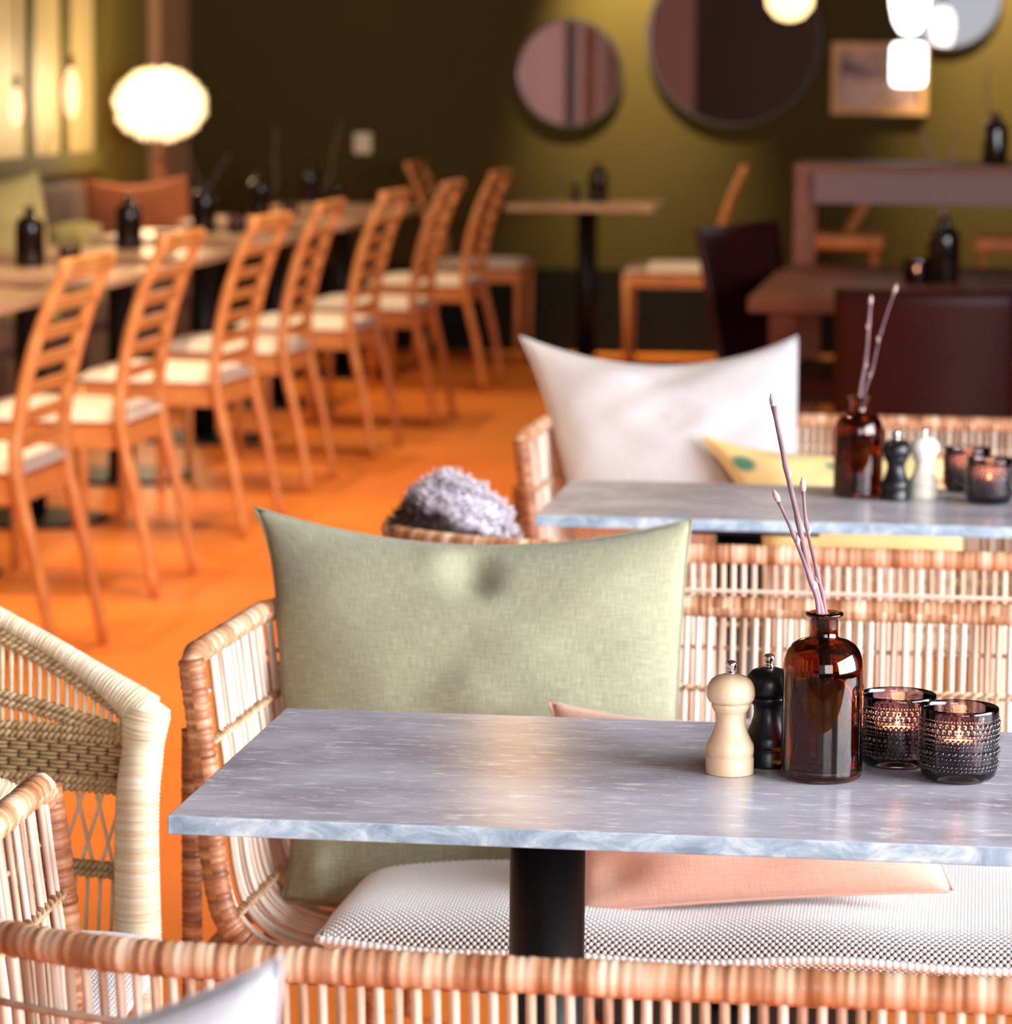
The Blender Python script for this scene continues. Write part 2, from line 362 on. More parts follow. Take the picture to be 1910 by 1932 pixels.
def wrap_tube(path, r, pitch, n=10, amp=.07, sub=4):
    """resample the path finely and ridge it turn by turn"""
    p = [np.array(q, float) for q in path]; seg = [0]
    for a, b in zip(p[:-1], p[1:]): seg.append(seg[-1]+np.linalg.norm(b-a))
    N = max(8, int(seg[-1]/pitch*sub)); out = []
    t = np.linspace(0, seg[-1], N+1); A = np.array(p)
    out = np.stack([np.interp(t, seg, A[:, k]) for k in range(3)], 1)
    jit = RNG.uniform(.97, 1.03, N+2)
    return MB().tube(out, lambda i: r*jit[i//sub]*(1+amp*(abs(math.sin(math.pi*t[i]/pitch))-.5)), n)
def cordmesh(path, amp, pitch, r):
    p = [np.array(q, float) for q in path]; seg = [0]
    for a, b in zip(p[:-1], p[1:]): seg.append(seg[-1]+np.linalg.norm(b-a))
    N = int(seg[-1]/pitch*8); t = np.linspace(0, seg[-1], N+1); A = np.array(p)
    c = np.stack([np.interp(t, seg, A[:, k]) for k in range(3)], 1)
    d = np.gradient(c, axis=0); d /= np.linalg.norm(d, axis=1)[:, None]
    side = np.stack([d[:, 1], -d[:, 0], 0*t], 1); side /= np.maximum(1e-6, np.linalg.norm(side, axis=1))[:, None]
    up = np.cross(side, d); mb = MB()
    for ph in (0, math.pi):
        a = 2*math.pi*t/pitch+ph
        mb.tube(c + side*(amp*np.cos(a))[:, None] + up*(amp*.7*np.sin(a))[:, None], r, 5)
    return mb
def prof_at(z):
    zz = [q[1] for q in PROF][::-1]; uu = [q[0] for q in PROF][::-1]; return float(np.interp(z, zz, uu))
def make_bench(label, loc, rz):
    t = thing('rattan_bench', label, 'bench', loc, rz, 'rattan benches')
    U = upath(.0132)
    for q, (x, y, nx, ny, dz) in enumerate(U[1:-1]):
        if abs(nx) > .85 and q % 7 == 4: continue
        j_ = RNG.uniform(-.0025, .0025) if abs(nx) > .5 else 0
        o = link('slat', slat_me if ny < -.9 else thin_slat_me, t, (x+nx*j_, y+ny*j_, dz), rz=math.atan2(ny, nx)+RNG.uniform(-.05, .05))
    fine = upath(.02)
    rail = [(x, y, .738+d) for x, y, a, b, d in fine]
    # the rail rounds over into the front post at each arm end
    rail = [(0, .002, .715), (0, .004, .728)] + rail[1:-1] + [(BW, .004, .728), (BW, .002, .715)]
    wrap_tube(rail, .0125, .008).obj('top_rail', M['rail'], t)
    for sx in (0, 1):
        pts = [((u if sx == 0 else BW-u), 0, z) for u, z in [(q[0], q[2]) for q in prof_s]]
        wrap_tube(pts, .0135, .008).obj('arm_post', M['post'], t)
    for k, z in enumerate((.645, .462)):
        u = prof_at(z)+.004
        cordmesh([(x+nx*u, y+ny*u, z+d) for x, y, nx, ny, d in fine], .0042, .0254, .0021).obj('binding', M['cord'], t)
    uo = prof_at(.69)-.005
    MB().tube([(x+nx*uo, y+ny*uo, .69+d) for x, y, nx, ny, d in fine], .0028, 6).obj('cross_rod', M['slat'], t)
    for x in (-.008, BW+.008):
        for y in (.035, BD-.06):
            wrap_tube([(x, y, .0), (x, y, .655)], .0105, .007).obj('leg', M['post'], t)
    for y in np.linspace(.02, BD-.13, 11):
        MB().tube([(.15, y, .409), (BW-.15, y, .409)], .008, 6).obj('seat_slat', M['slat'], t)
    ring = [(0, .03, .40), (0, BD-.06, .40), (.06, BD, .40), (BW-.06, BD, .40), (BW, BD-.06, .40), (BW, .03, .40), (0, .03, .40)]
    wrap_tube(ring, .012, .008).obj('seat_frame', M['post'], t)
    return t
bench2 = make_bench('rattan bench holding the sage green pillow, behind the nearest stone table', (-.797, 3.42, 0), 0)
def bench_copy(label, loc, rz): return copy_tree(bench2, None, label, loc, rz)
bench1 = bench_copy('rattan bench seen from behind along the bottom edge, in front of the nearest table', (-.775+BW, 2.785, 0), math.pi)
bench3 = bench_copy('rattan bench with brown rail standing back to back with the green pillow bench', (-.775+BW, 4.745, 0), math.pi); bench3.scale = (1, .74, 1)
bench4 = bench_copy('rattan bench holding the light grey pillow, behind the farther stone table', (-.745, 5.585, 0), 0)
bench0 = bench_copy('rattan bench closest to the camera, under the pale pillow corner at bottom left', (-.80, 1.36, 0), 0)

# ---------------------------------------------------------------- pillows
def pillow(name, c, label, m, t=.05, sag=(.03, .0, .01, .01), pw=(2, 2, 4, 4), dents=(), n=48, group=None, wr=.004, seed=1, piping=True):
    TL, TR, BL, BR = [np.array(q, float) for q in c]; rg = np.random.default_rng(seed)
    u, v = np.meshgrid(np.linspace(-1, 1, n+1), np.linspace(-1, 1, n+1))
    U = ((u+1)/2)[..., None]; V = ((v+1)/2)[..., None]
    B = (BL*(1-U)+BR*U)*(1-V) + (TL*(1-U)+TR*U)*V
    ex = ((TR-TL)+(BR-BL))/2; ez = ((TL-BL)+(TR-BR))/2; w, h = np.linalg.norm(ex), np.linalg.norm(ez)
    ex /= w; ez /= h; nn = np.cross(ex, ez); nn /= np.linalg.norm(nn)     # towards the viewer
    st, sb, sl, sr = sag
    dz = -st*(1-np.abs(u)**pw[0])*np.clip((v+1)/2, 0, 1)**2 + sb*(1-np.abs(u)**pw[1])*np.clip((1-v)/2, 0, 1)**2
    dx = sl*(1-np.abs(v)**pw[2])*np.clip((1-u)/2, 0, 1)**2 - sr*(1-np.abs(v)**pw[3])*np.clip((u+1)/2, 0, 1)**2
    B = B + ez*dz[..., None] + ex*dx[..., None]
    T = t*np.clip((1-u**4)*(1-v**4), 0, 1)**.55*(.55+.45*np.sqrt(np.clip((1-u*u)*(1-v*v), 0, 1)))
    ph = rg.uniform(0, 6, 8)
    Wn = wr*(np.sin(5*u+3*v+ph[0])*np.sin(2*u-6*v+ph[1]) + .6*np.sin(9*u-4*v+ph[2])*np.sin(7*v+ph[3]) + .5*np.sin(14*(1-abs(u))*(1-abs(v))+ph[4]))*np.clip((1-u**6)*(1-v**6), 0, 1)
    front = T + Wn
    for (du, dv, r, a) in dents: front = front + a*np.exp(-((u-du)**2+(v-dv)**2*1.0)/(r*r))*np.clip((1-u**8)*(1-v**8), 0, 1)
    A = B + nn*front[..., None]; C = B - nn*(T-Wn*.4)[..., None]
    mb = MB(); k = n+1
    def grid(G, flip):
        f = []; uv = []
        for j in range(n):
            for i in range(n):
                q = (j*k+i, j*k+i+1, (j+1)*k+i+1, (j+1)*k+i)
                uu = tuple(((a % k)/n*w, (a//k)/n*h) for a in q)
                f.append(q if not flip else q[::-1]); uv.append(uu if not flip else uu[::-1])
        mb.add(G.reshape(-1, 3), f, uv)
    grid(A, False); grid(C, True)
    o = mb.obj(name, m)
    e = o.modifiers.new('weld', 'WELD'); e.merge_threshold = .0003
    if piping:
        edge = [B[0, i] for i in range(0, k)] + [B[j, n] for j in range(1, k)] + [B[n, i] for i in range(n-1, -1, -1)] + [B[j, 0] for j in range(n-1, -1, -1)]
        MB().tube(edge, .0016, 6).obj('seam', m, o)
    return tag(o, label, 'pillow', group)
pillow('throw_pillow', [P(478, 956, Y=3.83), P(1306, 979, Y=3.84), P(528, 1700, Y=3.62), P(1268, 1712, Y=3.62)],
       'sage green linen pillow leaning on the rattan bench behind the nearest table', M['green'], .052, (.040, -.01, .020, .006), (2, 2, 6, 4),
       [(-.02, .84, .13, -.018), (.02, .70, .10, -.014), (-.12, .90, .12, .014), (-.85, -.86, .10, .022), (-.72, -.93, .09, -.02), (.35, -.2, .6, .006)], 64, wr=.0025, seed=3)
pillow('throw_pillow', [P(1036, 1324, Y=3.60), P(1690, 1296, Y=3.60), P(1098, 1722, Y=3.44), P(1800, 1682, Y=3.46)],
       'dusty pink pillow lying low on the white dotted seat cushion', M['pink'], .045, (.034, .004, .006, .006), (2, 2, 4, 4), [(-.8, -.7, .15, -.012), (.3, -.6, .2, .006)], 48, wr=.003, seed=5)
pillow('throw_pillow', [P(981, 634, Y=6.0), P(1505, 634, Y=6.0), P(1080, 968, Y=5.80), P(1500, 968, Y=5.80)],
       'light grey pillow with pointed corners on the farther rattan bench', M['white'], .055, (.062, 0, .012, .0), (2, 2, 3, 4), [(.0, .75, .3, -.012), (-.3, .6, .2, .008)], 48, wr=.003, seed=8)
def yellow_mat():
    t = NT('pale_yellow_print'); m = t.coord('UV', (13, 13, 1)); v = t.n('ShaderNodeTexVoronoi', Scale=1, _feature='F1'); t.l(m, 0, v, 'Vector')
    d = t.ramp([(.20, (1, 1, 1, 1)), (.30, (0, 0, 0, 1))]); t.l(v, 0, d, 0)
    hue = t.ramp([(.0, srgb(112, 170, 140)), (.45, srgb(70, 130, 110)), (.46, srgb(236, 196, 120)), (.75, srgb(222, 140, 110))]); t.l(v, 1, hue, 0)
    mx = t.n('ShaderNodeMix', _data_type='RGBA'); t.l(d, 0, mx, 0); mx.inputs[6].default_value = srgb(240, 214, 152); t.l(hue, 0, mx, 7)
    t.l(mx, 2, t.b, 'Base Color'); t.b.inputs['Roughness'].default_value = .9; return t.m
M['yellow'] = yellow_mat()
pillow('throw_pillow', [P(1320, 822, Y=5.80), P(1842, 846, Y=5.80), P(1450, 1048, Y=5.64), P(1818, 1050, Y=5.64)],
       'pale yellow pillow with small green print, in front of the light grey pillow', M['yellow'], .045, (.040, 0, .02, .01), (2, 2, 2, 4), (), 40, seed=9)
pillow('throw_pillow', [P(-1080, 1822, Y=1.70), P(532, 1806, Y=1.70), P(-980, 3100, Y=1.50), P(480, 3100, Y=1.50)],
       'blurred pale blue-white pillow corner poking up at bottom left', M['white'], .05, (.060, 0, .01, .004), (2, 2, 4, 4), (), 40, seed=11)

# ---------------------------------------------------------------- dotted seat cushions
def dotted_cushion(name, label, x0, x1, y0, y1, zc, t, loc=(0, 0, 0), rz=0, pitch=.0072):
    """black backing with a lattice of raised white knots"""
    w, d = x1-x0, y1-y0
    def surf(x, y, side):
        u = np.clip(2*(x-x0)/w-1, -1, 1); v = np.clip(2*(y-y0)/d-1, -1, 1)
        T = t*np.clip(1-np.abs(u)**(2*w/.12), 0, 1)**.5*np.clip(1-np.abs(v)**(2*d/.12), 0, 1)**.5
        lump = .004*np.sin(9*x+2)*np.sin(8*y) + .0025*np.sin(23*x+y*7)
        edge = .004*np.sin(11*x+1.0)*(np.abs(v) > .9)
        return zc + side*T + lump
    def pt(x, y, side): return np.stack([x, y, surf(x, y, side)], -1)
    n1, n2 = 80, 44; mb = MB()
    ux = x0+w*(1-np.cos(np.linspace(0, np.pi, n1+1)))/2; vy = y0+d*(1-np.cos(np.linspace(0, np.pi, n2+1)))/2
    gx, gy = np.meshgrid(ux, vy)
    for side in (1, -1):
        G = pt(gx, gy, side).reshape(-1, 3); k = n1+1
        f = [(j*k+i, j*k+i+1, (j+1)*k+i+1, (j+1)*k+i) for j in range(n2) for i in range(n1)]
        mb.add(G, f if side > 0 else [q[::-1] for q in f])
    o = mb.obj(name, M['base'], None, True, loc); o.rotation_euler = (0, 0, rz); o.modifiers.new('weld', 'WELD').merge_threshold = .0004
    # knots: walk the section from the lower front, over the top, by arc length
    ys = np.concatenate([np.linspace(y0+.06, y0+.0001, 60), y0+np.geomspace(.0001, d-.0001, 400), ])
    sd = np.concatenate([-np.ones(60), np.ones(400)])
    xm = (x0+x1)/2
    zs = np.array([surf(np.array(xm), np.array(y), s) for y, s in zip(ys, sd)]); zs[sd > 0] -= .004*np.sin(9*xm+2)*np.sin(8*ys[sd > 0])
    L = np.concatenate([[0], np.cumsum(np.hypot(np.diff(ys), np.diff(zs)))])
    rows = np.arange(0, L[-1], pitch/2); yy = np.interp(rows, L, ys); ii = np.interp(rows, L, np.arange(len(ys)))
    CX = []; CY = []; SD = []
    for r, (y, i) in enumerate(zip(yy, ii)):
        s = 1 if i >= 60 else -1
        xs = np.arange(x0+.006+(pitch/2 if r % 2 else 0), x1-.004, pitch); CX.append(xs); CY.append(np.full_like(xs, y)); SD.append(np.full_like(xs, s))
    CX, CY, SD = map(np.concatenate, (CX, CY, SD))
    def S2(x, y): return np.where(SD > 0, surf(x, y, 1), surf(x, y, -1))
    e = .0006; z = S2(CX, CY)
    yA = np.clip(CY-e, y0, y1); yB = np.clip(CY+e, y0, y1)
    nx = -(S2(CX+e, CY)-S2(CX-e, CY))/(2*e); ny = -(S2(CX, yB)-S2(CX, yA))/(yB-yA)
    N = np.stack([nx, ny, np.ones_like(nx)], 1)*SD[:, None]; N /= np.linalg.norm(N, axis=1)[:, None]
    T1 = np.cross(N, [0, 1, 0]); bad = np.linalg.norm(T1, axis=1) < .05; T1[bad] = [1, 0, 0]; T1 /= np.linalg.norm(T1, axis=1)[:, None]; T2 = np.cross(N, T1)
    Cc = np.stack([CX, CY, z], 1); K = 6; V = []; rr = pitch*.335
    for (rad, hh) in ((1.0, .0), (.80, .0013)):
        for k in range(K):
            a = 2*math.pi*k/K; V.append(Cc + T1*(rr*rad*math.cos(a)) + T2*(rr*rad*math.sin(a)) + N*hh)
    V.append(Cc + N*.0019)
    V = np.stack(V, 1).reshape(-1, 3); nk = len(Cc); per = 2*K+1
    tri = []
    for k in range(K):
        k2 = (k+1) % K; tri += [(k, k2, K+k2), (k, K+k2, K+k), (K+k, K+k2, 2*K)]
    faces = (np.array(tri)[None]+(np.arange(nk)*per)[:, None, None]).reshape(-1, 3)
    me = bpy.data.meshes.new('knots'); me.vertices.add(len(V)); me.vertices.foreach_set('co', V.astype(np.float32).ravel())
    me.loops.add(faces.size); me.loops.foreach_set('vertex_index', faces.astype(np.int32).ravel())
    me.polygons.add(len(faces)); me.polygons.foreach_set('loop_start', np.arange(0, faces.size, 3, dtype=np.int32))
    me.update(calc_edges=True); me.materials.append(M['knot']); me.shade_smooth()
    kn = link('knot_weave', me, o); kn['kind'] = 'stuff'
    pu = np.linspace(-1, 1, 90); per = [(x0+w*(a+1)/2, y0) for a in pu] + [(x1, y0+d*(a+1)/2) for a in pu[1::2]] + [(x1-w*(a+1)/2, y1) for a in pu[1:]] + [(x0, y1-d*(a+1)/2) for a in pu[1::2]]
    wrap_tube([(x, y, float(surf(np.array(x), np.array(y), 1))) for x, y in per], .0042, .0072, 8, .28, 4).obj('piping', M['knot'], o)
    return tag(o, label, 'cushion')
dotted_cushion('seat_cushion', 'white seat cushion dotted with black on the bench behind the nearest table', -.655, .48, 3.375, 3.84, .452, .036)

# ---------------------------------------------------------------- stone tables
def stone_table(label, x0, x1, y0, y1, legx):
    t = thing('stone_table', label, 'table', ((x0+x1)/2, (y0+y1)/2, 0), 0, 'stone topped tables')
    w, d = (x1-x0)/2, (y1-y0)/2
    tt = MB().box((-w, -d, .7245), (w, d, .74)).obj('tabletop', M['stone'], t, False, bevel=.0012)
    tt.data.materials.append(M['stone_edge'])
    for p in tt.data.polygons: p.material_index = 0 if abs(p.normal.z) > .5 else 1
    for x in legx:
        x -= (x0+x1)/2
        MB().lathe([(.0328, .012), (.0328, .7245)], 40, (x, 0, 0)).obj('column', M['black'], t)
        MB().box((x-.12, -.17, .715), (x+.12, .17, .7245)).obj('mounting_plate', M['black'], t, False)
        MB().lathe([(.20, 0), (.20, .008), (.19, .012)], 40, (x, 0, 0)).obj('base_plate', M['black'], t, False)
    return t
stone_table('grey stone table nearest the camera, on a black column', -.641, .56, 2.664, 3.145, (-.361, .28))
stone_table('farther grey stone table between the sage green and light grey pillows', -.593, .60, 4.597, 5.01, (-.33, .33))

# ---------------------------------------------------------------- mills
MILL = [(.0206, 0), (.0208, .001), (.0208, .0135), (.0200, .0146), (.0196, .0150), (.0204, .0160), (.0208, .020), (.0206, .0238), (.0196, .0268), (.0184, .0285), (.0178, .030), (.0150, .036), (.0132, .042), (.0126, .047), (.0130, .052), (.0138, .0535), (.0150, .0545), (.0152, .056), (.0164, .0572), (.0166, .0610)]
HEAD = [(.0160, .0612), (.0186, .0622), (.0203, .0650), (.0209, .0690), (.0206, .0735), (.0194, .0775), (.0170, .0812), (.0130, .0840), (.0080, .0856), (.0048, .0860)]
KNOB = [(.0046, .0858), (.0047, .0875), (.0036, .0888), (.0034, .0900), (.0044, .0915), (.0050, .0940), (.0046, .0962), (.0030, .0976), (.001, .0980)]
mill_me = {}
def mill(label, loc, wood, name='pepper_mill', rz=0):
    t = thing(name, label, 'mill', loc, rz)
    for n, p, m in (('body', MILL, wood), ('head', HEAD, wood), ('knob', KNOB, M['chrome'])):
        key = (n, m.name)
        if key not in mill_me: mill_me[key] = MB().lathe(p, 40).mesh(n, m)
        link(n, mill_me[key], t)
    return t
def on(x, y, z=.74): p = P(x, y, Z=z); return (p[0], p[1], z+.0003)
mill('pale beech mill with steel knob beside the amber bottle on the nearest table', on(1377, 1458), M['palewood'], 'salt_mill')
mill('black mill with steel knob half hidden behind the near amber bottle', on(1448, 1443), M['blackwood'])
mill('small black mill on the farther stone table', on(1690, 943), M['blackwood'])
mill('small cream white mill on the farther stone table', on(1742, 938), M['whitewood'], 'salt_mill')

# ---------------------------------------------------------------- amber bottles and twigs
BOT = [(.028, 0), (.0325, .0008), (.0345, .0035), (.0348, .008), (.0348, .090), (.0346, .096), (.0335, .103), (.0310, .110), (.0270, .1155), (.0215, .1190), (.0155, .1205), (.0128, .1215), (.0122, .1235), (.0122, .1375), (.0130, .1390), (.0158, .1400), (.0166, .1415), (.0158, .1430), (.0125, .1432)]
INN = [(.0108, .1425), (.0104, .1230), (.0120, .1190), (.0200, .1165), (.0255, .1130), (.0295, .1080), (.0316, .1025), (.0326, .096), (.0328, .090), (.0328, .012), (.0300, .006), (.0, .0058)]
bot_me = MB().lathe(BOT + INN, 48, cap1=False).mesh('glass', M['amber'])
liq_me = MB().lathe([(.0, .0060), (.0299, .0062), (.0326, .0122), (.0326, .0865), (.0, .0866)], 48, cap0=False, cap1=False).mesh('water', M['liquid'])
far_me = MB().lathe(BOT + [(.0100, .1420), (.0098, .125), (0, .124)], 28, cap1=False).mesh('glass', M['amberfar'])
def bottle(label, loc, near=True, sc=1.0):
    t = thing('amber_bottle', label, 'bottle', loc, 0, 'amber bottles on the tables'); t.scale = (sc, sc, sc)
    link('glass', bot_me if near else far_me, t)
    if near: link('water', liq_me, t)
    return t
def twig(label, pts, r0_=.0022, r1=.0012, buds=True, seed=0):
    rg = random.Random(seed); path = smoothpath(pts, 5); n = len(path)
    o = MB().tube(path, lambda i: r0_+(r1-r0_)*i/n + (.0006 if i % 5 == 0 else 0), 8).obj('twig', M['twig'])
    if buds:
        d = Vector(path[-1]-path[-3]).normalized(); e = Vector(path[-1])
        MB().tube([e-d*.002, e+d*.002, e+d*.006, e+d*.011], lambda i: (.0016, .0028, .0026, .0006)[i], 8).obj('bud', M['bud'], o)
        for k in range(4, n-3, 5):
            c = Vector(path[k]); dd = Vector(path[k+1]-path[k-1]).normalized()
            sd = Vector((rg.choice((-1, 1)), rg.uniform(-.4, .4), .5)).normalized()
            MB().tube([c, c+sd*.002+dd*.003, c+sd*.0026+dd*.007], lambda i: (.0018, .0020, .0005)[i], 6).obj('bud', M['bud'], o)
    return tag(o, label, 'twig', 'twigs in bottles')
b1 = on(1550, 1467); bottle('amber bottle with three twigs on the nearest stone table', b1)
YB1 = b1[1]
def tw(label, px, Y, bz, r0_=.0022, r1=.0012, seed=0, buds=True, lean=.006):
    pts = [P(x, y, Y=Y+lean*k/len(px)) for k, (x, y) in enumerate(px)]
    return twig(label, [bz] + pts, r0_, r1, buds, seed)
tw('tallest twig in the near amber bottle', [(1553, 1170), (1528, 1085), (1507, 985), (1483, 880), (1460, 766)], YB1, (b1[0]+.012, YB1, .75), .0027, .0019, 1)
tw('short left twig in the near amber bottle', [(1546, 1170), (1531, 1100), (1498, 1010), (1469, 945)], YB1-.004, (b1[0]+.004, YB1-.006, .75), .0021, .0014, 2)
tw('short right twig in the near amber bottle', [(1559, 1170), (1543, 1085), (1522, 990), (1516, 925)], YB1+.004, (b1[0]+.010, YB1+.008, .75), .0021, .0014, 3)
b2 = on(1618, 937); bottle('amber bottle holding twigs on the farther stone table', b2)
tw('pale twig in the bottle on the farther stone table', [(1621, 762), (1634, 680), (1640, 610), (1643, 572)], b2[1], (b2[0]-.004, b2[1], .75), .0024, .0018, 4)
tw('dim budded twig leaning right behind the pale twig', [(1628, 762), (1646, 700), (1662, 630), (1688, 550)], b2[1]+.01, (b2[0], b2[1], .75), .0014, .0010, 5)

# ---------------------------------------------------------------- votive candles
CUP = [(.022, 0), (.027, .0008), (.0315, .005), (.0333, .012), (.0336, .060), (.0334, .0625), (.0325, .0632), (.0316, .0625), (.0314, .058), (.0312, .014), (.0290, .0085), (.0, .0080)]
cup_me = MB().lathe(CUP, 56, cap1=False).mesh('glass_cup', M['smoke'])
def beads():
    mb = MB(); rows = [(.0125, 56, .0011), (.0155, 52, .0013), (.0190, 84, .0006), (.0225, 56, .0011), (.0268, 38, .0019), (.0308, 84, .0006), (.0338, 62, .0010), (.0378, 48, .0016), (.0418, 58, .0012), (.0460, 42, .0018), (.0506, 42, .0018), (.0546, 84, .0007)]
    for ri, (z, n, r) in enumerate(rows):
        r = r*1.2
        for k in range(n):
            a = 2*math.pi*(k+.5*(ri % 2))/n; R = .0336-r*.05
            c = Vector((R*math.cos(a), R*math.sin(a), z)); e = Vector((math.cos(a), math.sin(a), 0)); t1 = Vector((-math.sin(a), math.cos(a), 0)); t2 = Vector((0, 0, 1))
            v = []
            for rad, h in ((1, 0), (.72, .62)):
                for j in range(8):
                    q = 2*math.pi*j/8; v.append(c + t1*(r*rad*math.cos(q)) + t2*(r*rad*math.sin(q)) + e*(r*h))
            v.append(c+e*r*.95)
            f = [(j, (j+1) % 8, 8+(j+1) % 8, 8+j) for j in range(8)] + [(8+j, 8+(j+1) % 8, 16) for j in range(8)]
            mb.add(v, f)
    return mb.mesh('dew_drops', M['smokebead'])
bead_me = beads()
tin_me = MB().lathe([(.0188, .0), (.0190, .001), (.0190, .0145), (.0186, .0148), (.0184, .0140)], 36, cap1=False).mesh('tin_cup', M['tin'])
wax_me = MB().lathe([(.0184, .010), (.0184, .0125), (.0, .0122)], 36, cap1=False).mesh('wax', M['wax'])
flame_me = MB().lathe([(.0004, .0135), (.0018, .0145), (.0022, .0158), (.0016, .0175), (.0008, .0195), (.0002, .0210)], 14).mesh('flame', M['flame'])
wick_me = MB().tube([(0, 0, .012), (.0004, 0, .0155)], .0005, 6).mesh('wick', M['black'])
def votive(label, clabel, loc, light=.03, sc=1.0, bead=True):
    t = thing('votive_holder', label, 'candle holder', loc, random.random()*3, 'glass votive holders'); t.scale = (sc,)*3
    link('glass_cup', cup_me, t)
    if bead: link('dew_drops', bead_me, t)['kind'] = 'stuff'
    zc = loc[2]+.0085*sc+.0145*sc
    c = thing('tealight_candle', clabel, 'candle', (loc[0], loc[1], loc[2]+.0092*sc), 0, 'tealights in the votives'); c.scale = (sc, sc, sc*1.75)
    link('tin_cup', tin_me, c); link('wax', wax_me, c); link('wick', wick_me, c); link('flame', flame_me, c)
    if light:
        l = bpy.data.lights.new('candle_glow', 'POINT'); l.energy = light; l.color = (1, .5, .2); l.shadow_soft_size = .006
        o = bpy.data.objects.new('candle_glow', l); COL.objects.link(o); o.location = (loc[0], loc[1], loc[2]+.053*sc)
votive('studded smoky glass votive at the right end, in front of the other votive', 'lit tealight glowing inside the front studded votive on the nearest table', on(1808, 1470))
votive('studded smoky glass votive between the amber bottle and the front votive', 'lit tealight glowing inside the votive next to the near amber bottle', on(1692, 1443))
votive('dark studded votive on the farther stone table, right side', 'lit tealight in the right votive on the farther stone table', on(1866, 949), .03)
votive('dark studded votive on the farther stone table, beside the cream white mill', 'lit tealight in the votive beside the cream white mill', on(1824, 927), .03)

